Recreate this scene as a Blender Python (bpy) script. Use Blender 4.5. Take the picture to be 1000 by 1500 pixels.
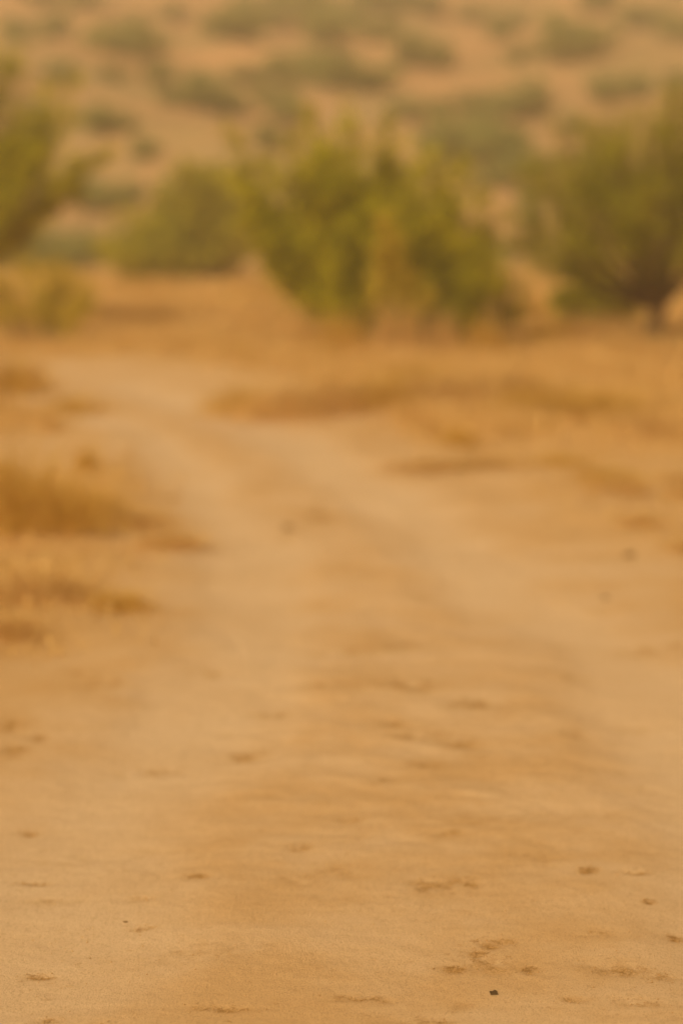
import bpy, math, random
import numpy as np
R = math.radians
random.seed(7)
for o in list(bpy.data.objects): bpy.data.objects.remove(o)
S = bpy.context.scene
C = S.collection

# ---------------------------------------------------------------- camera
CAM_H, LENS, TILT = 1.5, 85.0, 7.08
cd = bpy.data.cameras.new('camera'); cam = bpy.data.objects.new('camera', cd); C.objects.link(cam)
cam.location = (0, 0, CAM_H); cam.rotation_euler = (R(90 - TILT), 0, 0)
cd.sensor_fit = 'VERTICAL'; cd.sensor_height = 36; cd.sensor_width = 24; cd.lens = LENS
cd.clip_start = 0.05; cd.clip_end = 5000
cd.dof.use_dof = True; cd.dof.focus_distance = 4.8; cd.dof.aperture_fstop = 1.6
S.camera = cam
S.render.engine = 'CYCLES'
S.cycles.volume_bounces = 1
S.cycles.volume_step_rate = 4

# ---------------------------------------------------------------- light
SUN_EL, SUN_AZ = 42, 212          # azimuth from +Y clockwise: sun stands behind the camera and to the left
w = bpy.data.worlds.new('World'); S.world = w; w.use_nodes = True
nt = w.node_tree; bg = nt.nodes['Background']; bg.inputs['Strength'].default_value = 0.095
sky = nt.nodes.new('ShaderNodeTexSky'); sky.sky_type = 'NISHITA'; sky.sun_disc = False
sky.sun_elevation = R(SUN_EL); sky.sun_rotation = R(SUN_AZ); sky.dust_density = 6; sky.air_density = 1; sky.ozone_density = 0.5
bw = nt.nodes.new('ShaderNodeRGBToBW'); nt.links.new(sky.outputs[0], bw.inputs[0])
dust = nt.nodes.new('ShaderNodeMix'); dust.data_type = 'RGBA'; dust.blend_type = 'MULTIPLY'; dust.inputs[0].default_value = 1
dust.inputs[7].default_value = (1.0, 0.81, 0.51, 1)
nt.links.new(bw.outputs[0], dust.inputs[6])
mx = nt.nodes.new('ShaderNodeMix'); mx.data_type = 'RGBA'; mx.inputs[0].default_value = 0.93
nt.links.new(sky.outputs[0], mx.inputs[6]); nt.links.new(dust.outputs[2], mx.inputs[7]); nt.links.new(mx.outputs[2], bg.inputs[0])
ld = bpy.data.lights.new('sun', 'SUN'); sun = bpy.data.objects.new('sun', ld); C.objects.link(sun)
ld.energy = 2.3; ld.angle = R(16); ld.color = (1, 0.90, 0.73)
az, el = R(SUN_AZ), R(SUN_EL)
sun.rotation_euler = (R(90) - el, 0, math.pi - az)
S.view_settings.view_transform = 'Standard'; S.view_settings.look = 'None'
S.view_settings.exposure = 0.21; S.view_settings.gamma = 1

# ---------------------------------------------------------------- noise
def _h(ix, iy, seed):
    n = (ix.astype(np.int64) * 374761393 + iy.astype(np.int64) * 668265263 + seed * 1442695041) & 0xffffffff
    n = ((n ^ (n >> 13)) * 1274126177) & 0xffffffff
    n = n ^ (n >> 16)
    return (n & 0xffff) / 65535.0 * 2 * math.pi
def noise(x, y, seed=0):
    x = np.asarray(x, float); y = np.asarray(y, float)
    ix, iy = np.floor(x), np.floor(y); fx, fy = x - ix, y - iy
    u, v = fx*fx*fx*(fx*(fx*6-15)+10), fy*fy*fy*(fy*(fy*6-15)+10)
    def g(a, b):
        t = _h(ix + a, iy + b, seed); return np.cos(t)*(fx-a) + np.sin(t)*(fy-b)
    return ((g(0,0)*(1-u)+g(1,0)*u)*(1-v) + (g(0,1)*(1-u)+g(1,1)*u)*v) * 1.5
def fbm(x, y, o=4, seed=0):
    s, a, f = 0, 1, 1
    for k in range(o): s = s + a*noise(x*f, y*f, seed+k*17); a *= .5; f *= 2.03
    return s
def sm(a, b, x):
    t = np.clip((x-a)/(b-a), 0, 1); return t*t*(3-2*t)

# ---------------------------------------------------------------- terrain
PATH = [(.35,-30,2.2),(.3,0,2.0),(.25,4.4,1.9),(.2,6,1.6),(.3,8,1.3),(.28,10,1.05),(.15,12,.95),(-.15,14,.85),(-.6,16.2,.9),
        (-1.2,18.7,1.05),(-1.9,21.5,1.3),(-3.2,23.6,1.5),(-6,25.2,1.6),(-12,26.6,1.8),(-30,31,2.0),(-80,44,2.2)]
TR = [(.95,-30),(.95,4),(.95,7),(.86,8.4),(.6,9.8),(.45,12),(.05,14),(-.4,16.5),(-1.0,19),(-2,22)]
TL = [(-.8,-30),(-.75,4),(-.6,6),(-.38,7.7),(-.3,9),(-.42,10.5),(-.66,12.4),(-1.1,15),(-1.6,17.5),(-2.8,20.5)]
def dist_poly(x, y, P):
    best = np.full(np.shape(x), 1e9); hw = np.zeros(np.shape(x))
    for a, b in zip(P[:-1], P[1:]):
        dx, dy = b[0]-a[0], b[1]-a[1]
        t = np.clip(((x-a[0])*dx+(y-a[1])*dy)/(dx*dx+dy*dy), 0, 1)
        d = np.hypot(x-a[0]-t*dx, y-a[1]-t*dy)
        if len(a) > 2: hh = a[2]+t*(b[2]-a[2]); k = (d-hh) < (best-hw); hw = np.where(k, hh, hw)
        else: k = d < best
        best = np.where(k, d, best)
    return best, hw
F = LENS/36*1500
tl = R(TILT)
def ray(px, py):
    cx, cy = (px-500)/F, (750-py)/F
    return np.array([cx, math.cos(tl)+cy*math.sin(tl), -math.sin(tl)+cy*math.cos(tl)])
def flat(px, py):
    d = ray(px, py); k = CAM_H/-d[2]; return d[0]*k, d[1]*k
# hollows left by feet, hooves and tyres: x, y in metres, half width, half depth, strength of hollow, loose soil and shade tint
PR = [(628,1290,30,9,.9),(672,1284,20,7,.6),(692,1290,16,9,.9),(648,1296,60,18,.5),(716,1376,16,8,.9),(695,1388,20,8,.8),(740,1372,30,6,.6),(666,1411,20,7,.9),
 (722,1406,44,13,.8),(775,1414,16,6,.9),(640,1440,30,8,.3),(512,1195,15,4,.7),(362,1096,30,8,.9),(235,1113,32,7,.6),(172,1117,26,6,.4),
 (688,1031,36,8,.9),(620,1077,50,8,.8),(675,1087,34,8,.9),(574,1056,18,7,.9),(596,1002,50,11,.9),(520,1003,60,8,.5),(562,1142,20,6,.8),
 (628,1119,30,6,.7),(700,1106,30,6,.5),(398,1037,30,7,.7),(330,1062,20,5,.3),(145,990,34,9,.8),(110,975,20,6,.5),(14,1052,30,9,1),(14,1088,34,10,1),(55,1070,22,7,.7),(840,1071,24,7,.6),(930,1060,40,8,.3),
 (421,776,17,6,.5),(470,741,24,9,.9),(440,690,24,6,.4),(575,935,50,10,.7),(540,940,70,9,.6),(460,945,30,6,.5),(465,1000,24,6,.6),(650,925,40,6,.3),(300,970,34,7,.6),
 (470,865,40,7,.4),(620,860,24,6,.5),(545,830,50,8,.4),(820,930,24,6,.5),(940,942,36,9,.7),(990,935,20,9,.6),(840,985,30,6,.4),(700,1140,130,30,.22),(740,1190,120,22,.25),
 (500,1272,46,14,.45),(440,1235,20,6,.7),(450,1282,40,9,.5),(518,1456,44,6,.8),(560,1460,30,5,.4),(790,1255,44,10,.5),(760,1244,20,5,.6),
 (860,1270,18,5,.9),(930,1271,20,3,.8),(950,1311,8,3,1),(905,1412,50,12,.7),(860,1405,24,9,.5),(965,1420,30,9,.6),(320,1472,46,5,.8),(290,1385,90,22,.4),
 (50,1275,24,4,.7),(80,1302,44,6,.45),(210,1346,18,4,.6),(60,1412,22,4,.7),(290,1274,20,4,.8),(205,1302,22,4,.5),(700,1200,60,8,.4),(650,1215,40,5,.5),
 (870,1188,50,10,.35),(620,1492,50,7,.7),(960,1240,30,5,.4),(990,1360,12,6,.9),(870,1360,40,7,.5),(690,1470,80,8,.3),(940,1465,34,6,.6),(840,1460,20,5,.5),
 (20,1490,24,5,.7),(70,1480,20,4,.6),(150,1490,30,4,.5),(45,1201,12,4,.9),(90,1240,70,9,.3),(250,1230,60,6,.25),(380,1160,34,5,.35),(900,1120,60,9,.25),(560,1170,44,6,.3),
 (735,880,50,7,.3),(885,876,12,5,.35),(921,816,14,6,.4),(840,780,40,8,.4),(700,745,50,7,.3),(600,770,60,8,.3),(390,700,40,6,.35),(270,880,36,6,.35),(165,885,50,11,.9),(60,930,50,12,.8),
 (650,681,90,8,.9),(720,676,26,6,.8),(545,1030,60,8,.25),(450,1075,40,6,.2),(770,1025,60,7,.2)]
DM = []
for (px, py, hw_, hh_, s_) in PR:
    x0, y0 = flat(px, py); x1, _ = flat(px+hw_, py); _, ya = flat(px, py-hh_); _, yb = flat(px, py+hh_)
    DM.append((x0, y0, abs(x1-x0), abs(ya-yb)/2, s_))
def scuff(x, y):
    s = np.zeros(np.shape(x))
    for (a, b, rx, ry, k) in DM:
        m = (np.abs(x-a) < 2.2*rx) & (np.abs(y-b) < 2.2*ry)
        if m.any():
            q = ((x[m]-a)/rx)**2 + ((y[m]-b)/ry)**2
            s[m] = np.maximum(s[m], k*np.exp(-q*1.0))
    return s
def masks(x, y):
    d, hw = dist_poly(x, y, PATH)
    wob = .28*fbm(x*.9, y*.55, 4, 3)
    p = 1 - sm(-.45, .75, d - hw + wob)
    # bare patch inside the bend on the left
    p = np.maximum(p, .85*np.exp(-((x+1.9)/.75)**2-((y-15.6)/1.7)**2 + .5*wob))
    p = np.maximum(p, .45*(1-sm(2, 4.2, np.abs(x-2.2)+wob))*(1-sm(14, 18, y)))
    # the trodden verge on the right stays half bare
    p = np.maximum(p, .55*(1-sm(.1, 2.0, np.abs(x-2.0)+.5*wob))*(1-sm(10, 15, y)))
    p = np.maximum(p, sm(9, 4.5, y)*.85)
    tr, _ = dist_poly(x, y, TR); te, _ = dist_poly(x, y, TL)
    wt = .1*fbm(x*2.2, y*.9, 3, 9)
    p = p*(1-.85*np.exp(-((x+1.55)/.62)**2-((y-9.9)/2.0)**2 + .6*wob))
    t = np.maximum(1-sm(.08, .42, tr+wt), 1-sm(.08, .4, te+wt)) * p
    return p, t
def height(x, y, fine=True):
    x = np.asarray(x, float); y = np.asarray(y, float)
    p, t = masks(x, y)
    z = .035*fbm(x*.35, y*.3, 3, 21)*sm(2, 8, y) - .05*p*sm(6, 12, y) - .022*t
    z = z + (1-p)*(.05*fbm(x*1.3, y*1.1, 3, 31) )*sm(6, 12, y)
    far = sm(54, 80, y)
    z = z + far*(2.2*fbm(x/38, y/34, 4, 41)) + .14*np.clip(y-60, 0, None)*(1-sm(380, 800, y)) + .5*far*fbm(x/9, y/8, 3, 55)
    if fine:
        near = 1 - sm(14, 30, y)
        mid = np.exp(-((x-.2)/.55)**2)*sm(4.8, 6.5, y)*(1-sm(11, 15, y))
        rip = fbm(x*3.6, y*5.4, 3, 61)
        z = z + near*(0.0022*rip + .0065*mid*rip*p + .0011*fbm(x*17, y*15, 4, 71))
        s = scuff(x, y)
        z = z - .006*s*near*(1 + .6*fbm(x*26, y*26, 2, 5))
    return z
def H(x, y): return float(height(np.array([x]), np.array([y]), False)[0])
def at(px, py):
    """where the sight line through this place of the photograph meets the terrain"""
    d = ray(px, py); ks = np.concatenate([np.arange(3, 60, .1), np.arange(60, 420, .5)])
    P = d[None]*ks[:, None]; P[:, 2] += CAM_H
    below = P[:, 2] < height(P[:, 0], P[:, 1], False)
    k = int(np.argmax(below)) if below.any() else len(ks)-1
    a, b = ks[max(k-1, 0)], ks[k]
    for _ in range(14):
        m = (a+b)/2; q = d*m
        if q[2]+CAM_H < H(q[0], q[1]): b = m
        else: a = m
    q = d*b
    return float(q[0]), float(q[1])

# ---------------------------------------------------------------- materials
def mat(name, rough=.9, spec=.15):
    m = bpy.data.materials.new(name); m.use_nodes = True
    b = m.node_tree.nodes['Principled BSDF']; b.inputs['Roughness'].default_value = rough; b.inputs['Specular IOR Level'].default_value = spec
    return m, m.node_tree, b
def N(nt, t, **k):
    n = nt.nodes.new(t)
    for a, v in k.items(): setattr(n, a, v)
    return n
def noise_node(nt, scale, detail, rough=.55, vec=None, dist=0):
    n = N(nt, 'ShaderNodeTexNoise'); n.inputs['Scale'].default_value = scale; n.inputs['Detail'].default_value = detail
    n.inputs['Roughness'].default_value = rough; n.inputs['Distortion'].default_value = dist
    if vec is not None: nt.links.new(vec, n.inputs['Vector'])
    return n.outputs[0]
def ramp(nt, fac, a, b):
    r = N(nt, 'ShaderNodeMapRange'); r.interpolation_type = 'SMOOTHSTEP'
    r.inputs[1].default_value = a; r.inputs[2].default_value = b; nt.links.new(fac, r.inputs[0]); return r.outputs[0]
def mixc(nt, fac, a, b, mode='MIX'):
    m = N(nt, 'ShaderNodeMix', data_type='RGBA', blend_type=mode)
    for s, v in ((0, fac), (6, a), (7, b)):
        if isinstance(v, (int, float)): m.inputs[s].default_value = v
        elif isinstance(v, tuple): m.inputs[s].default_value = (*v, 1)
        else: nt.links.new(v, m.inputs[s])
    return m.outputs[2]
def mul(nt, a, b, op='MULTIPLY'):
    m = N(nt, 'ShaderNodeMath', operation=op)
    for s, v in ((0, a), (1, b)):
        if isinstance(v, (int, float)): m.inputs[s].default_value = v
        else: nt.links.new(v, m.inputs[s])
    return m.outputs[0]

def ground_material():
    m, nt, b = mat('sandy_soil', .95, .1)
    tc = N(nt, 'ShaderNodeTexCoord').outputs['Object']
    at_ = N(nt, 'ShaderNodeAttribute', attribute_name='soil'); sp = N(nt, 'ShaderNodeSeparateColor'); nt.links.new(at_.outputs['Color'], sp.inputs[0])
    pth, trk, scuff_shade = sp.outputs
    hil = N(nt, 'ShaderNodeAttribute', attribute_name='slope').outputs['Fac']
    verge = mixc(nt, noise_node(nt, 1.6, 5, .6, tc), (.50, .270, .080), (.60, .350, .125))
    bare = mixc(nt, ramp(nt, noise_node(nt, 1.9, 5, .6, tc), .35, .68), (.605, .366, .159), (.66, .435, .227))
    col = mixc(nt, pth, verge, bare)
    col = mixc(nt, mul(nt, trk, .62), col, (.695, .487, .282))
    hill = mixc(nt, ramp(nt, noise_node(nt, .09, 6, .62, tc), .36, .62), (.42, .243, .105), (.57, .315, .138))
    hill = mixc(nt, mul(nt, ramp(nt, noise_node(nt, .16, 5, .6, tc), .46, .60), .8), hill, (.33, .235, .095))
    col = mixc(nt, hil, col, hill)
    # loose darker crumbs where the crust is broken, plus painted shade of the hollows
    fib = N(nt, 'ShaderNodeMapping'); fib.inputs['Scale'].default_value = (1, .55, 1); nt.links.new(tc, fib.inputs[0])
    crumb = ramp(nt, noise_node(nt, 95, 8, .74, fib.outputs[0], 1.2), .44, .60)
    k = mul(nt, ramp(nt, scuff_shade, .12, .75), crumb)
    col = mixc(nt, mul(nt, scuff_shade, .50), col, (.48, .240, .050))  # warm shade of the hollows, mixed into the soil colour
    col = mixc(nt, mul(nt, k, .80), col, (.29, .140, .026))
    st = N(nt, 'ShaderNodeMapping'); st.inputs['Scale'].default_value = (2.6, 4.2, 3); nt.links.new(tc, st.inputs[0])
    dry = ramp(nt, noise_node(nt, 4, 7, .68, st.outputs[0]), .56, .78)
    col = mixc(nt, mul(nt, dry, .22), col, (.42, .20, .055))
    fl = ramp(nt, noise_node(nt, 34, 9, .76, tc, .6), .57, .69)
    col = mixc(nt, mul(nt, fl, .50), col, (.40, .195, .045))
    gr = noise_node(nt, 230, 5, .75, fib.outputs[0])
    col = mixc(nt, mul(nt, ramp(nt, gr, .48, .66), .50), col, (.34, .19, .07))
    col = mixc(nt, mul(nt, ramp(nt, noise_node(nt, 190, 4, .7, tc), .60, .74), .34), col, (.74, .52, .30))
    nt.links.new(col, b.inputs['Base Color'])
    b1 = N(nt, 'ShaderNodeBump'); b1.inputs['Distance'].default_value = .006; b1.inputs['Strength'].default_value = .4
    nt.links.new(noise_node(nt, 45, 8, .72, tc), b1.inputs['Height'])
    b2 = N(nt, 'ShaderNodeBump'); b2.inputs['Distance'].default_value = .003; b2.inputs['Strength'].default_value = .9
    nt.links.new(noise_node(nt, 240, 5, .7, tc), b2.inputs['Height']); nt.links.new(b1.outputs[0], b2.inputs['Normal'])
    nt.links.new(b2.outputs[0], b.inputs['Normal'])
    return m
def plant_material(name, c1, c2, trans=.45, scale=2.6):
    m, nt, b = mat(name, .75, .2)
    tc = N(nt, 'ShaderNodeTexCoord').outputs['Object']
    rnd = N(nt, 'ShaderNodeNewGeometry').outputs['Random Per Island']
    f = mul(nt, mul(nt, rnd, .3), mul(nt, noise_node(nt, scale, 3, .6, tc), .7), 'ADD')
    col = mixc(nt, ramp(nt, f, .36, .66), c1, c2)
    nt.links.new(col, b.inputs['Base Color'])
    t = N(nt, 'ShaderNodeBsdfTranslucent'); nt.links.new(col, t.inputs[0])
    ms = N(nt, 'ShaderNodeMixShader'); ms.inputs[0].default_value = trans
    nt.links.new(b.outputs[0], ms.inputs[1]); nt.links.new(t.outputs[0], ms.inputs[2])
    nt.links.new(ms.outputs[0], nt.nodes['Material Output'].inputs['Surface'])
    return m
def bark_material(name, c1, c2):
    m, nt, b = mat(name, .9, .1)
    tc = N(nt, 'ShaderNodeTexCoord').outputs['Object']
    n = noise_node(nt, 28, 6, .6, tc); nt.links.new(mixc(nt, n, c1, c2), b.inputs['Base Color'])
    bp = N(nt, 'ShaderNodeBump'); bp.inputs['Distance'].default_value = .01; nt.links.new(n, bp.inputs['Height']); nt.links.new(bp.outputs[0], b.inputs['Normal'])
    return m
M = dict(
    soil=ground_material(),
    leaf_bright=plant_material('olive_leaf', (.23, .207, .008), (.82, .725, .028)),
    leaf_mid=plant_material('green_leaf', (.32, .290, .018), (.70, .620, .050)),
    leaf_dark=plant_material('fine_dark_leaf', (.20, .182, .010), (.56, .500, .028)),
    leaf_far=plant_material('grey_green_leaf', (.34, .345, .105), (.50, .495, .155), scale=1),
    leaf_pale=plant_material('pale_leaf', (.55, .42, .035), (.78, .60, .07)),
    straw=plant_material('straw', (.62, .385, .115), (.80, .530, .205), .3),
    straw_dark=plant_material('weathered_straw', (.56, .335, .055), (.74, .455, .100), .3),
    litter=plant_material('brown_litter', (.32, .16, .035), (.52, .29, .08), .1),
    bark=bark_material('bark', (.085, .052, .022), (.17, .105, .045)),
    stone=bark_material('stone', (.46, .26, .09), (.58, .35, .14)),
    dark_stone=bark_material('dark_stone', (.14, .082, .036), (.38, .23, .095)),
)

# ---------------------------------------------------------------- object helpers
def tag(o, label=None, cat=None, group=None, kind=None):
    if label: o['label'] = label
    if cat: o['category'] = cat
    if group: o['group'] = group
    if kind: o['kind'] = kind
    return o
def mesh_from(name, V, Fc, material, smooth=False):
    """V (n,3), Fc list of index arrays (m,3) or (m,4)"""
    me = bpy.data.meshes.new(name)
    V = np.asarray(V, np.float32); me.vertices.add(len(V)); me.vertices.foreach_set('co', V.ravel())
    loops = np.concatenate([f.ravel() for f in Fc]).astype(np.int32)
    starts, k = [], 0
    for f in Fc:
        starts.append(np.arange(len(f))*f.shape[1] + k); k += f.size
    starts = np.concatenate(starts).astype(np.int32)
    me.loops.add(len(loops)); me.loops.foreach_set('vertex_index', loops)
    me.polygons.add(len(starts)); me.polygons.foreach_set('loop_start', starts)
    me.update(calc_edges=True)
    if smooth: me.polygons.foreach_set('use_smooth', np.ones(len(starts), bool))
    me.materials.append(material)
    return me
def link(name, me, parent=None, loc=None):
    o = bpy.data.objects.new(name, me); C.objects.link(o)
    if parent: o.parent = parent
    if loc is not None: o.location = loc
    return o
def empty(name, loc, rz=0):
    o = bpy.data.objects.new(name, None); C.objects.link(o); o.location = loc; o.rotation_euler = (0, 0, rz)
    o.empty_display_size = .2; return o
KIDS = {}
def copy_tree(o, loc, rz=0, scale=(1, 1, 1)):
    r = o.copy(); C.objects.link(r); r.location = loc; r.rotation_euler = (0, 0, rz); r.scale = scale
    for ch in KIDS.get(o.name, []):
        c = ch.copy(); C.objects.link(c); c.parent = r
    return r

# ---------------------------------------------------------------- the ground: path, soil, hillside
def axis_x():
    a = np.arange(-1.25, 1.2501, .0048); xs = list(a[a >= 0]); s = .0048; x = xs[-1]
    while x < 420: s *= 1.045; x += s; xs.append(x)
    xs = np.array(xs); return np.concatenate([-xs[::-1], xs[1:]]) if abs(xs[0]) < 1e-9 else np.concatenate([-xs[::-1], xs])
def axis_y():
    ys = [-60, -40, -25, -15, -8, -4, -1, 1, 2, 2.8, 3.3, 3.7, 4.0, 4.2]; y = 4.2
    while y < 1600:
        s = min(max(.0042, .0042*(y/4.2)**2), .6 if y < 250 else y/60); y += s; ys.append(y)
    return np.array(ys)
xs, ys = axis_x(), axis_y()
X, Y = np.meshgrid(xs, ys); Xf, Yf = X.ravel(), Y.ravel()
Z = height(Xf, Yf, True)
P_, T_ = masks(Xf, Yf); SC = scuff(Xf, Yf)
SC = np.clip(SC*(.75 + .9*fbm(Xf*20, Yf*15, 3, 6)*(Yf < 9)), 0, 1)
nx, ny = len(xs), len(ys)
idx = np.arange(nx*ny).reshape(ny, nx)
quads = np.stack([idx[:-1, :-1], idx[:-1, 1:], idx[1:, 1:], idx[1:, :-1]], -1).reshape(-1, 4)
qc = quads[:, 0]
is_hill = Yf[qc] > 62
is_path = (P_[qc] > .5) & ~is_hill
Vall = np.stack([Xf, Yf, Z], -1)
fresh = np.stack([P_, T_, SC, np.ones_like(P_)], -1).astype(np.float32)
slope = sm(46, 66, Yf).astype(np.float32)
for name, sel, label in (('path', is_path, 'pale sandy track with two worn wheel lanes curving off to the left'),
                         ('ground', ~is_path & ~is_hill, 'orange sandy soil under dry grass on both sides of the track'),
                         ('hillside', is_hill, 'pale sandy hillside dotted with grey green bushes behind the shrubs')):
    q = quads[sel]; u, inv = np.unique(q, return_inverse=True); q = inv.reshape(-1, 4)
    me = mesh_from(name, Vall[u], [q], M['soil'], True)
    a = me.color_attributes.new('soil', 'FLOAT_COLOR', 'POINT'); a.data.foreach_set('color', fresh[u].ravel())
    a = me.attributes.new('slope', 'FLOAT', 'POINT'); a.data.foreach_set('value', slope[u])
    tag(link(name, me), label, name, kind='structure')

# ---------------------------------------------------------------- plants
class Acc:
    def __init__(s): s.V = []; s.F = {}; s.n = 0
    def add(s, V, Fc):
        s.V.append(V); s.F.setdefault(Fc.shape[1], []).append(Fc + s.n); s.n += len(V)
    def tube(s, P, r, k=5):
        P = np.asarray(P, float); T = np.gradient(P, axis=0); T /= np.linalg.norm(T, axis=1)[:, None] + 1e-9
        ref = np.array([.31, .87, .2]); A = np.cross(T, ref); A /= np.linalg.norm(A, axis=1)[:, None] + 1e-9; B = np.cross(T, A)
        th = np.arange(k)*2*math.pi/k
        V = (P[:, None] + np.asarray(r)[:, None, None]*(np.cos(th)[None, :, None]*A[:, None] + np.sin(th)[None, :, None]*B[:, None])).reshape(-1, 3)
        n = len(P); i = np.arange(n-1)[:, None]*k; j = np.arange(k)[None]; j2 = (j+1) % k
        s.add(V, np.stack([i+j, i+j2, i+k+j2, i+k+j], -1).reshape(-1, 4))
    def mesh(s, name, material, smooth=False):
        return mesh_from(name, np.concatenate(s.V), [np.concatenate(f) for f in s.F.values()], material, smooth)
def leaves(acc, P, D, size, rng, aspect=.42):
    """one folded lozenge leaf at each point P, pointing roughly along D"""
    n = len(P)
    d = D + rng.normal(0, .75, (n, 3)); d /= np.linalg.norm(d, axis=1)[:, None] + 1e-9
    s = np.cross(d, rng.normal(0, 1, (n, 3))); s /= np.linalg.norm(s, axis=1)[:, None] + 1e-9
    L = (size*rng.uniform(.5, 1.3, n))[:, None]; W = L*aspect*.5
    V = np.stack([P, P+d*L*.5+s*W, P+d*L, P+d*L*.5-s*W], 1).reshape(-1, 3)
    acc.add(V, (np.arange(n)[:, None]*4 + np.arange(4)[None]))
def curve(a, b, bow, n, rng, jit):
    t = np.linspace(0, 1, n)[:, None]; P = a + (b-a)*t + np.asarray(bow)*(4*t*(1-t))
    P[1:-1] += rng.normal(0, jit, (n-2, 3)); return P
def build_shrub(name, tips, H0=0, leaf=10, leafmat="leaf_mid", seed=1, dens=1.0, leafsize=.046, start=.25, spread=.34, stem_r=.028, base_r=.12, sep_stems=True, trunk=0, sub=17, twig=8, parent=None):
    """stems fan out from the foot to each tip (x, y, z, plume width); side shoots and twigs carry the leaves"""
    rng = np.random.default_rng(seed); lf = Acc(); st = []
    parts = []
    foot = np.zeros(3)
    if trunk:
        foot = np.array([0, 0, trunk]); tk = Acc(); Pt = curve(np.array([0, 0, -.15]), foot, (rng.normal(0, .05), 0, 0), 6, rng, .008)
        tk.tube(Pt, np.linspace(stem_r*2.2, stem_r*1.5, 6), 8); parts.append(('trunk', tk.mesh('trunk', M['bark'], True)))
    for (tx, ty, tz, wd) in tips:
        a = foot + (np.array([rng.normal(0, base_r), rng.normal(0, base_r), -.05]) if not trunk else rng.normal(0, .01, 3))
        b = np.array([tx, ty, tz]); hd = b-a; ln = np.linalg.norm(hd)
        P = curve(a, b, (hd[0]*.10, hd[1]*.10, -.05*ln+.02), 12, rng, ln*.008)
        s = Acc(); s.tube(P, np.linspace(stem_r*rng.uniform(.8, 1.1), .004, 12), 6)
        for k in range(int(sub*(.6+wd*1.6))):
            t = start + (1-start)*rng.uniform(0, 1)**.85; i = t*11; i0 = min(int(i), 10); p0 = P[i0]+(P[i0+1]-P[i0])*(i-i0)
            dirn = hd/ln*1.0 + rng.normal(0, .55, 3); dirn[2] = abs(dirn[2])*.8+.12; dirn /= np.linalg.norm(dirn)
            l2 = wd*(1.30-.70*t)*rng.uniform(.55, 1.25)*1.6
            Q = curve(p0, p0+dirn*l2, rng.normal(0, .06, 3)*l2, 6, rng, l2*.015)
            s.tube(Q, np.linspace(.008, .002, 6), 4)
            for q in range(twig):
                u = rng.uniform(.25, 1); j = u*5; j0 = min(int(j), 4); p1 = Q[j0]+(Q[j0+1]-Q[j0])*(j-j0)
                d3 = dirn + rng.normal(0, .7, 3); d3[2] += .15; d3 /= np.linalg.norm(d3); l3 = l2*rng.uniform(.2, .5)
                m = max(3, int(leaf*dens*rng.uniform(.5, 1.4)))
                tt = rng.uniform(0, 1, m)[:, None]
                leaves(lf, p1 + d3*l3*tt*1.15 + rng.normal(0, .03+.05*l2, (m, 3)), np.repeat(d3[None], m, 0), leafsize, rng)
        if rng.uniform() < 9:
            m = int(leaf*15*dens); tt = rng.uniform(.40, 1.0, m)[:, None]; i = (tt[:, 0]*11); i0 = np.minimum(i.astype(int), 10)
            pp = P[i0] + (P[i0+1]-P[i0])*(i-i0)[:, None]
            leaves(lf, pp + rng.normal(0, 1, (m, 3))*wd*.50*(1.30-tt), np.repeat((hd/ln)[None], m, 0), leafsize, rng)
        st.append(s)
    if sep_stems:
        for s in st: parts.append(('stem', s.mesh('stem', M['bark'], True)))
    else:
        b = Acc()
        for s in st:
            for V in s.V: pass
            off = b.n; b.V += s.V; b.n += s.n
            for k, fl in s.F.items(): b.F.setdefault(k, []).extend([f+off for f in fl])
        parts.append(('stem', b.mesh('stem', M['bark'], True)))
    parts.append(('foliage', lf.mesh('foliage', M[leafmat])))
    return parts
def place_parts(name, parts, loc, rz=0):
    e = empty(name, loc, rz); KIDS[e.name] = [link(n, me, e) for n, me in parts]
    return e
def at_depth(px, py, Yd):
    d = ray(px, py); k = Yd/d[1]; return d[0]*k, CAM_H+d[2]*k
def shrub_px(name, foot_px, Yd, tips_px, dz=.5, sib=1, **kw):
    """foot and tips read off the photograph, set at real depth Yd; tips get their own spread in depth"""
    rr = random.Random(kw.get('seed', 1))
    x0, _ = at_depth(foot_px[0], foot_px[1], Yd); z0 = H(x0, Yd)
    tips = []
    for (px, py, wd) in tips_px:
        x, z = at_depth(px, py, Yd); tips.append((x-x0, rr.uniform(-dz, dz)*.8, z-z0, wd))
        for q in range(sib):
            f = rr.uniform(.8, .96) if kw.get('trunk') else rr.uniform(.6, .88); tips.append(((x-x0)*f+rr.uniform(-.2, .2), rr.uniform(-dz, dz), (z-z0)*f, wd*.9))
    return place_parts(name, build_shrub(name, tips, **kw), (x0, Yd, z0-.02))

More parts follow.
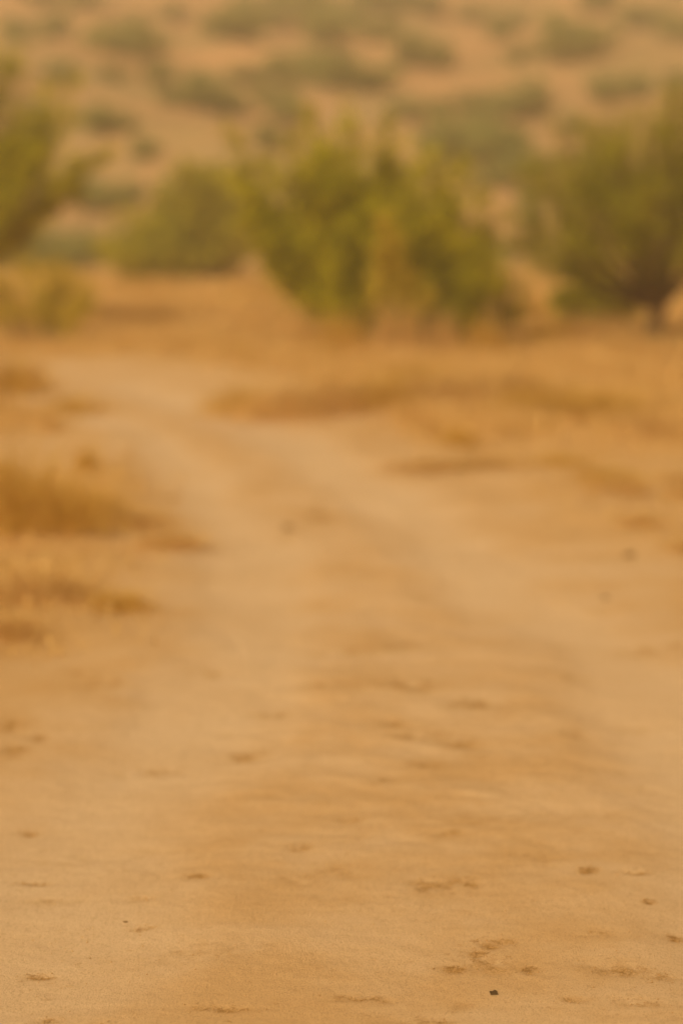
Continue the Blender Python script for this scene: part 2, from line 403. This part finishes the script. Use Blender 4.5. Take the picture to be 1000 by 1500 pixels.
# the big olive shrub in the middle: spiky plumes leaning left, upright and right
s = shrub_px('shrub', (545, 492), 27.4, [(345,196,.24),(378,228,.28),(352,228,.2),(425,208,.3),(458,178,.26),(500,200,.28),(520,188,.26),(566,180,.26),(480,235,.34),(545,235,.34),(505,330,.4),(460,330,.36),(372,290,.22),(408,330,.26),(450,290,.34),
    (495,300,.36),(530,270,.34),(560,300,.34),(445,375,.22),(480,360,.32),(520,370,.30),(398,360,.18),(575,345,.26),(575,250,.3),(590,300,.34),(590,385,.28),(555,400,.26),(535,430,.2),(510,420,.2),(480,415,.16),(420,350,.3),(470,250,.34)],
    leaf=16, leafmat='leaf_bright', seed=11, dz=.75, H0=0, base_r=.08, start=.30)
tag(s, 'large olive green shrub with spiky upright plumes in the middle beyond the track', 'shrub')
s = shrub_px('shrub', (640, 496), 26.8, [(600,250,.2),(625,232,.2),(650,225,.18),(672,250,.22),(700,290,.22),(715,330,.2),(660,300,.3),(620,310,.3),(690,360,.24),(640,370,.26),(600,350,.24),(610,420,.2),(690,420,.2),(665,430,.16),(650,330,.34),(585,290,.26)],
    leaf=11, leafmat='leaf_bright', seed=12, dz=.5, H0=0, base_r=.07, start=.40)
tag(s, 'olive shrub with bare dark stems joined to the right flank of the large olive shrub', 'shrub')
s = shrub_px('shrub', (568, 488), 26.2, [(556,330,.11),(568,318,.11),(582,345,.10),(602,405,.10),(572,360,.12),(625,425,.1)],
    leaf=8, leafmat='leaf_pale', seed=31, dz=.25, H0=0, base_r=.06, start=.35, stem_r=.014)
tag(s, 'paler yellow shrub standing in front of the middle of the large olive shrub', 'shrub')
# low scrub at its foot
s = shrub_px('low_shrub', (735, 482), 27.6, [(700,400,.12),(722,392,.13),(745,405,.12),(765,425,.1),(690,425,.12)], leaf=6, sib=0, leafmat='leaf_mid', seed=13, dz=.25, H0=0, base_r=.06, stem_r=.014)
tag(s, 'low thin green shrub close to the right foot of the large olive shrubs', 'shrub')
s = shrub_px('shrub', (285, 412), 50, [(180,345,.4),(215,330,.5),(250,300,.5),(275,262,.45),(300,245,.4),(330,255,.5),(350,290,.5),(300,320,.6),(250,350,.5),(200,365,.4),(340,345,.5),(160,360,.3)],
    leaf=13, leafmat='leaf_mid', seed=14, dz=1.2, H0=0, leafsize=.10, base_r=.2, start=.2, stem_r=.05)
tag(s, 'rounded dull green shrub farther back, left of the large olive shrub', 'shrub')
# right: fine twigged small tree
s = shrub_px('small_tree', (966, 492), 27.8, [(785,320,.4),(780,365,.36),(810,255,.42),(840,215,.44),(875,190,.44),(910,175,.44),(945,155,.44),(985,150,.36),(1030,150,.36),
    (860,300,.38),(905,270,.38),(950,250,.4),(1000,260,.4),(1050,270,.4),(905,320,.34),(1010,330,.36)],
    leaf=18, leafmat='leaf_dark', seed=15, dz=1.1, H0=0, leafsize=.036, start=.42, trunk=.42, stem_r=.05, sub=14)
tag(s, 'dark fine twigged small tree with forked trunk at the right edge', 'tree')
s = shrub_px('low_shrub', (885, 468), 31, [(855,412,.16),(875,400,.18),(900,405,.18),(925,420,.16),(840,432,.12)], leaf=11, leafmat='leaf_mid', seed=16, dz=.3, H0=0, base_r=.08, stem_r=.014)
tag(s, 'low green shrub under the left side of the dark small tree', 'shrub')
s = shrub_px('low_shrub', (828, 478), 30, [(815,428,.08),(828,420,.09),(842,432,.08)], leaf=7, leafmat='leaf_bright', seed=17, dz=.12, H0=0, base_r=.04, stem_r=.01)
tag(s, 'tiny yellow green bush in dry grass left of the low green shrub', 'shrub')
# left: taller tree whose plumes lean into the picture
s = shrub_px('small_tree', (-150, 481), 31, [(-12,62,.4),(14,88,.36),(-45,70,.4),(20,155,.36),(85,165,.24),(102,122,.26),(65,145,.3),(120,235,.2),(60,215,.34),(20,210,.4),(-40,110,.3),(-100,90,.34),(-170,100,.34),(-230,160,.34),(100,240,.24),(148,224,.18),(75,275,.26),(40,250,.36),
    (0,230,.36),(-60,220,.4),(20,320,.24),(-40,320,.34),(-290,230,.34),(-150,230,.4),(-330,320,.3),(-220,340,.3),(50,195,.26)],
    leaf=13, leafmat='leaf_bright', seed=18, dz=.7, H0=0, start=.38, trunk=.5, stem_r=.04)
tag(s, 'tall yellow green small tree with plumes reaching in from the left edge', 'tree')
s = shrub_px('low_shrub', (70, 492), 28, [(10,420,.2),(40,395,.2),(70,392,.22),(100,405,.2),(130,430,.16),(60,440,.2),(-20,410,.22),(-50,430,.2),(110,455,.14)],
    leaf=8, sib=0, leafmat='leaf_pale', seed=19, dz=.4, H0=0, base_r=.16, stem_r=.014)
tag(s, 'low yellow green shrub on the left beyond the bend of the track', 'shrub')

# hillside and far bushes: six shapes, copied
protos = []
for k in range(6):
    rng = random.Random(100+k); tips = []
    for j in range(9):
        a = rng.uniform(0, 2*math.pi); r = rng.uniform(.3, 1.25); tips.append((r*math.cos(a), r*math.sin(a)*.9, rng.uniform(.75, 1.5)*(1.15-.35*r), .42))
    parts = build_shrub('bush', tips, 0, leaf=8, leafmat='leaf_far', seed=200+k, leafsize=.12, sep_stems=False, start=.08, base_r=.25, stem_r=.03, sub=12, twig=5)
    protos.append(parts)
HB = [(85,56,40,'dark'),(22,58,34,''),(185,82,62,''),(150,70,36,''),(222,80,34,''),(92,118,36,''),(165,118,30,''),(235,122,34,'dark'),(262,155,40,''),(302,162,62,''),(335,165,40,''),
 (150,194,52,''),(185,190,30,''),(208,232,32,''),(345,55,60,''),(385,40,60,''),(318,52,34,'dark'),(440,20,50,''),(470,65,56,''),(500,50,50,''),(440,120,60,''),(490,125,70,''),(540,132,60,''),(600,95,50,''),
 (640,98,40,''),(560,60,46,''),(595,172,36,''),(645,168,30,''),(740,45,44,''),(735,58,30,''),(758,92,26,''),(830,78,52,''),(800,82,30,''),(915,142,52,'dark'),(885,148,34,''),(992,132,30,'dark'),
 (770,168,52,''),(742,172,34,''),(705,185,36,''),(690,160,30,''),(700,215,40,''),(735,250,60,''),(690,232,44,''),(760,262,44,''),(720,275,40,''),(800,245,30,''),(940,40,50,''),(985,60,40,''),(880,20,44,''),
 (620,20,44,''),(570,15,50,''),(60,5,40,''),(120,15,36,''),(250,30,30,''),(420,180,40,''),(390,215,38,''),(640,215,36,''),(120,300,46,''),(150,310,50,''),(190,300,40,''),(240,290,30,''),
 (40,385,60,''),(80,392,54,''),(110,365,36,''),(10,395,40,''),(130,385,30,''),(720,372,34,''),(740,395,24,''),(690,390,30,''),(400,150,40,''),(360,120,36,''),(15,115,30,''),(60,175,28,''),(540,20,40,''),(690,30,30,''),
 (840,190,28,''),(870,250,40,''),(780,330,30,''),(770,300,26,'')]
rb = random.Random(5); first = {}
for i, (px, py, wd, kind) in enumerate(HB):
    x, y = at(px, py); k = i % 6; sc = (wd*1.9/F*math.hypot(x, y))/2.5
    loc = (x, y, H(x, y)-.06*sc); rz = rb.uniform(0, 6.28); sv = (sc, sc, sc*rb.uniform(.62, .85))
    if k not in first:
        e = place_parts('bush', protos[k], loc, rz); e.scale = sv; first[k] = e
    else: e = copy_tree(first[k], loc, rz, sv)
    e['_px'] = (px, py, wd)
# further bushes in the gaps and to both sides of the picture
LABELS = {}
bushes = [o for o in C.objects if o.name.startswith('bush')]
extra = []
for j in range(150):
    y = rb.uniform(75, 300); x = rb.uniform(-.30, .30)*y
    if abs(x) < .135*y and j % 5: continue
    k = j % 6; sc = rb.uniform(.6, 1.5)
    e = copy_tree(first[k], (x, y, H(x, y)-.06*sc), rb.uniform(0, 6.28), (sc*1.3, sc*1.3, sc*rb.uniform(.7, 1)))
    extra.append(e)
ALLB = bushes + extra
for o in ALLB:
    if '_px' in o.keys(): del o['_px']
    tag(o, 'grey green bush dotted among others on the pale sandy hillside', 'bush', 'bushes dotted over the hillside')

for px, lab in ((85, 'small darker bush high on the hillside near the top left corner'), (182, 'largest wide bush high on the hillside above the left tree'),
                (302, 'wide bush on the hillside directly above the rounded dull green shrub'), (915, 'darker bush on the hillside directly above the small tree at right'),
                (208, 'lone small bush on bare sand left of the large olive shrub top'), (735, 'big bush low on the hillside in the gap right of the large olive shrub')):
    k = min(range(len(HB)), key=lambda q: abs(HB[q][0]-px)); bushes[k]['label'] = lab

# ---------------------------------------------------------------- dry grass
def blades(acc, P, h, w_, lean, rng, flat_=.35):
    n = len(P); a = rng.uniform(0, 2*math.pi, n); hh = h*rng.uniform(.5, 1.25, n)
    ld_ = lean*rng.uniform(.2, 1.3, n)*hh; D = np.stack([np.cos(a)*ld_, np.sin(a)*ld_, hh], -1)
    b = rng.uniform(0, 2*math.pi, n); Wv = np.stack([np.cos(b), np.sin(b), np.zeros(n)], -1)*(w_*rng.uniform(.6, 1.3, n))[:, None]*.5
    mid = P + D*np.array([.38, .38, .6]); tip = P + D*np.array([1, 1, .95])
    V = np.stack([P-Wv, P+Wv, mid+Wv*.8, mid-Wv*.8, tip], 1).reshape(-1, 3); i = np.arange(n)[:, None]*5
    n0 = acc.n; acc.V.append(V); acc.n += len(V)
    acc.F.setdefault(4, []).append(i + np.array([0, 1, 2, 3]) + n0); acc.F.setdefault(3, []).append(i + np.array([3, 2, 4]) + n0)
rng = np.random.default_rng(3)
def scatter(n, x0, x1, y0, y1, pw, thr=.42):
    y = y0 + (y1-y0)*rng.uniform(0, 1, n)**pw; u = rng.uniform(-1, 1, n); x = u*(x1+.19*y)
    p, _ = masks(x, y); d = fbm(x*.8, y*.6, 3, 77)
    keep = (rng.uniform(0, 1, n) > p*1.7) & (d + rng.normal(0, .25, n) > -.12)
    x, y = x[keep], y[keep]; return np.stack([x, y, height(x, y, False)-.01], -1)
g = Acc()
P = scatter(60000, 0, .6, 7.5, 20, .8); blades(g, P, .075, .006, .9, rng)
n_ = 6000; x_ = rng.normal(-1.75, .55, n_); y_ = rng.uniform(8.2, 14.2, n_); k_ = (x_ < -.62-.05*(y_-8)) & (fbm(x_*2, y_*1.2, 3, 44) + rng.normal(0, .2, n_) > -.05)
P = np.stack([x_[k_], y_[k_], height(x_[k_], y_[k_], False)-.01], -1); blades(g, P, .09, .005, 1.1, rng)
P = scatter(130000, 0, 1.0, 16, 34, 1.0); blades(g, P, .15, .010, .8, rng)
P = scatter(60000, 0, 1.0, 32, 60, 1.0); blades(g, P, .28, .02, .7, rng)
tag(link('dry_grass', g.mesh('dry_grass', M['straw'])), 'short straw coloured dry grass spread over the verges', 'grass', kind='stuff')

def tuft_mesh(seed, n, h, w_, lean, rad, m):
    r = np.random.default_rng(seed); a = Acc()
    P = np.stack([r.normal(0, rad, n), r.normal(0, rad*.8, n), np.full(n, -.02)], -1); blades(a, P, h*np.clip(1.15-np.hypot(P[:,0],P[:,1])/rad*.42, .22, 1.1), w_, lean, r); return a.mesh('grass_tuft', M[m])
TM = {m: [tuft_mesh(300+k+(50 if m == 'straw' else 0), 620, 1.0, .013, .95, .46, m) for k in range(3)] for m in ('straw', 'straw_dark')}
# px, py of the foot, height px, width px, colour, label
TU = [(20,772,125,90,'straw_dark','tallest weathered tuft of grass at the left edge beside the track'),
 (85,772,80,80,'straw_dark','dark grass tuft just right of the tallest one at the left edge'),
 (140,760,46,60,'straw_dark','small dark grass tuft at the right end of the left grass clump'),
 (55,880,60,90,'straw','low straw tuft at the left edge below the tall dark clump'),
 (175,892,30,50,'straw_dark','small flattened brown tuft at the track edge on the left'),
 (95,870,30,60,'straw','brown low tuft between the straw tuft and the track on the left'),
 (10,930,36,70,'straw','lowest brown tuft touching the left edge beside the bare sand'),
 (250,800,26,60,'straw','thin straw tuft reaching furthest into the left side of the track'),
 (200,770,30,70,'straw','pale straw tuft right of the dark clump on the left'),
 (15,575,60,70,'straw_dark','brown tuft at the left edge beyond the bend'),(105,606,28,60,'straw_dark','small brown tuft on the pale sand inside the bend at left'),
 (355,605,46,60,'straw_dark','brown tuft at the left tip of the grassy bank facing the bend'),(420,612,52,90,'straw','broad straw tuft on the front of the grassy bank'),
 (480,600,56,90,'straw','straw tuft in the middle of the grassy bank below the large shrub'),(555,592,46,70,'straw_dark','dark brown tuft in the grassy bank below the olive shrub'),
 (610,570,40,60,'straw_dark','brown tuft right behind the dark one in the grassy bank'),(760,615,42,60,'straw_dark','brown tuft left of two dark ones on the right bank'),
 (820,612,46,80,'straw_dark','wide brown tuft in the middle of the right bank'),(885,618,52,70,'straw_dark','dark tuft at the right end of the right bank'),
 (930,630,30,70,'straw','straw tuft right of the dark bank tufts near the right edge'),(660,590,50,90,'straw','straw tuft between the two grassy banks'),
 (720,580,50,90,'straw','straw tuft behind the left end of the right bank'),(650,684,14,90,'straw','thin flat tuft lying on the right side of the track'),
 (715,682,16,50,'straw','short flat tuft right of the thin lying one'),(890,704,20,60,'straw_dark','low brown tuft on the right verge below the bank'),
 (598,518,75,20,'straw','tall pale straw clump in front of the large olive shrub'),(630,519,60,16,'straw','narrow straw clump right of the tall pale one before the shrub'),(505,516,60,50,'straw_dark','brown clump at the left foot of the large olive shrub'),(460,510,50,50,'straw','short straw clump left of the foot of the large olive shrub'),(566,516,75,24,'straw','short straw clump left of the tall pale one before the shrub'),
 (655,518,66,18,'straw','pale straw clump in front of the bare dark stems'),(706,515,50,36,'straw_dark','brown clump right of the bare dark stems'),
 (800,510,50,50,'straw_dark','dark brown clump in the gap between olive shrubs and dark tree'),(860,505,50,80,'straw','straw clump below the low green shrub on the right'),
 (925,510,26,60,'straw','straw clump left of the forked trunk'),(395,445,30,70,'straw_dark','brown tuft behind the grass left of the olive shrub'),(200,430,24,60,'straw_dark','small brown tuft under the rounded far shrub'),
 (780,470,40,40,'straw_dark','brown tuft behind the gap between shrub and dark tree'),(995,520,16,40,'straw','straw clump right of the forked trunk at the edge')]
for i, (px, py, hp, wp, m, lab) in enumerate(TU):
    x, y = at(px, py); d = math.hypot(x, y)
    o = link('grass_tuft', TM[m][i % 3]); o.location = (x, y, H(x, y)); o.rotation_euler = (0, 0, rb.uniform(0, 6.28))
    wm = wp*1.4/F*d/1.1; o.scale = (wm, wm, hp*1.25/F*d/1.05)
    tag(o, lab, 'grass', 'dry grass tufts beside the track')

spots = 0; rs = random.Random(21)
while spots < 60:
    y = rs.uniform(8.5, 30); x = rs.uniform(-.17, .17)*y
    pm = float(masks(np.array([x]), np.array([y]))[0][0])
    if pm > .5 or (abs(x) < .5 and y < 12): continue
    spots += 1; h_ = rs.uniform(.07, .2)*(1 if y > 14 else .6); w_ = rs.uniform(.12, .3)
    o = link('grass_tuft', TM['straw' if spots % 3 or y < 14 else 'straw_dark'][spots % 3]); o.location = (x, y, H(x, y)); o.rotation_euler = (0, 0, rs.uniform(0, 6.28)); o.scale = (w_, w_, h_)
    tag(o, 'low thin dry tuft among many scattered over the sandy verges', 'grass', 'low tufts scattered over the verges')

# ---------------------------------------------------------------- stones
def stone_mesh(seed, m, flatn=.6, sub=3):
    import bmesh
    from mathutils import Vector, noise as mn
    bm = bmesh.new(); bmesh.ops.create_icosphere(bm, subdivisions=sub, radius=1)
    for v in bm.verts:
        n = mn.noise(v.co*1.3+Vector((seed*3.1, 0, 0)))*.45 + mn.noise(v.co*3+Vector((0, seed, 0)))*.16
        v.co *= 1+n; v.co.z *= flatn
    me = bpy.data.meshes.new('stone'); bm.to_mesh(me); bm.free(); me.materials.append(M[m])
    me.polygons.foreach_set('use_smooth', np.ones(len(me.polygons), bool)); return me
for k, (px, py, wd, fl, m, name, lab) in enumerate([(723,1457,5.5,.7,'dark_stone','stone','small black stone on the sand near the bottom right'),
    (421,775,10,.55,'stone','stone','brown blurred stone between the wheel lanes of the track'),(921,815,9,.6,'stone','stone','brown stone on the right verge, upper of two'),
    (885,877,7,.5,'stone','stone','smaller brown stone on the right verge, lower of two'),(184,1351,3.5,.35,'stone','stone','tiny brown chip at the end of a crack in the sand, lower left'),
    (273,1491,0,.4,'stone','stone',''),(640,1491,0,.4,'stone','stone','brown chip of stone at the bottom edge left of the black stone'),(465,741,7,.5,'stone','stone','flat brown stone left of centre far up the track')]):
    if not wd: continue
    x, y = at(px, py); r = wd/F*math.hypot(x, y, CAM_H)
    o = link(name, stone_mesh(k+1, m, fl)); z = float(height(np.array([x]), np.array([y]), True)[0])
    o.location = (x, y, z+r*fl*.35); o.scale = (r*1.1, r*.9, r); o.rotation_euler = (0, 0, k*1.3); tag(o, lab, 'stone', 'small stones lying on the sand')

# ---------------------------------------------------------------- plant litter caught in the footprints
lt = Acc(); rng = np.random.default_rng(9); pts = []
for (a, b, rx, ry, k) in DM:
    if b < 7.5 and k >= .55:
        n = int(22*k); pts.append(np.stack([rng.normal(a, rx*.55, n), rng.normal(b, ry*.55, n)], -1))
pts.append(np.stack([rng.uniform(-1.3, 1.3, 130), rng.uniform(4.2, 8, 130)], -1))
pts = np.concatenate(pts); n = len(pts); zz = height(pts[:, 0], pts[:, 1], True)
for i in range(n):
    a = rng.uniform(0, 6.28); L = rng.uniform(.002, .011); d = np.array([math.cos(a), math.sin(a)*.9, 0])*L
    c = np.array([pts[i, 0], pts[i, 1], zz[i]+.0012]); bow = rng.normal(0, .15, 3)*L
    lt.tube([c-d, c-d*.3+bow*[1, 1, .1]+[0, 0, .001], c+d*.4+bow*[1, 1, .1]+[0, 0, .001], c+d], [.0002, .0004, .0004, .0002], 4)
tag(link('plant_litter', lt.mesh('plant_litter', M['litter'])), 'tiny bits of dry stalk lying in the footprints on the sand', 'litter', kind='stuff')

# ---------------------------------------------------------------- crumbs of soil lying loose on the crust
rng = np.random.default_rng(12); n = 9000
px_ = rng.uniform(-1.25, 1.25, n); py_ = 4.15 + 3.2*rng.uniform(0, 1, n)**1.4
kk = (fbm(px_*2.2, py_*2.2, 3, 15) + rng.normal(0, .3, n) > .1); px_, py_ = px_[kk], py_[kk]
for (a, b, rx, ry, k) in DM:
    if b < 6.6 and k > .4: m = int(70*k); px_ = np.append(px_, rng.normal(a, rx*.7, m)); py_ = np.append(py_, rng.normal(b, ry*.7, m))
n = len(px_); rad = .0007 + .0016*rng.uniform(0, 1, n)**5 * 1.3; zc = height(px_, py_, True)
oc = np.array([[1,0,0],[0,1,0],[-1,0,0],[0,-1,0],[0,0,1],[0,0,-1]], float)
Vc = oc[None]*rng.uniform(.6, 1.3, (n, 6, 1))*rad[:, None, None]; th = rng.uniform(0, 6.28, n)
c_, s_ = np.cos(th)[:, None], np.sin(th)[:, None]; vx, vy = Vc[..., 0]*c_-Vc[..., 1]*s_, Vc[..., 0]*s_+Vc[..., 1]*c_
Vc = np.stack([vx+px_[:, None], vy+py_[:, None], Vc[..., 2]*.8+(zc+rad*.4)[:, None]], -1).reshape(-1, 3)
tri = np.array([[0,1,4],[1,2,4],[2,3,4],[3,0,4],[1,0,5],[2,1,5],[3,2,5],[0,3,5]])
tag(link('grit', mesh_from('grit', Vc, [(np.arange(n)[:, None, None]*6+tri[None]).reshape(-1, 3)], M['stone'])), 'fine grit and soil crumbs loose on the sandy crust', 'grit', kind='stuff')

# ---------------------------------------------------------------- dusty air
def box(name, x0, x1, y0, y1, z0, z1):
    V = [(x, y, z) for z in (z0, z1) for y in (y0, y1) for x in (x0, x1)]
    Fq = np.array([[0, 2, 3, 1], [4, 5, 7, 6], [0, 1, 5, 4], [2, 6, 7, 3], [0, 4, 6, 2], [1, 3, 7, 5]])
    m = bpy.data.materials.new('haze'); m.use_nodes = True; t = m.node_tree; t.nodes.clear()
    v = t.nodes.new('ShaderNodeVolumePrincipled'); v.inputs['Color'].default_value = (1.0, .83, .60, 1); v.inputs['Density'].default_value = .0036; v.inputs['Anisotropy'].default_value = .2
    o = t.nodes.new('ShaderNodeOutputMaterial'); t.links.new(v.outputs[0], o.inputs['Volume'])
    return link(name, mesh_from(name, V, [Fq], m))
zmin, zmax = float(Z.min()), float(Z.max())
tag(box('haze', xs[0]-5, xs[-1]+5, ys[0]-5, ys[-1]+5, zmin-1, zmax+6), 'thin dusty air over the plain and hillside', 'haze', kind='stuff')
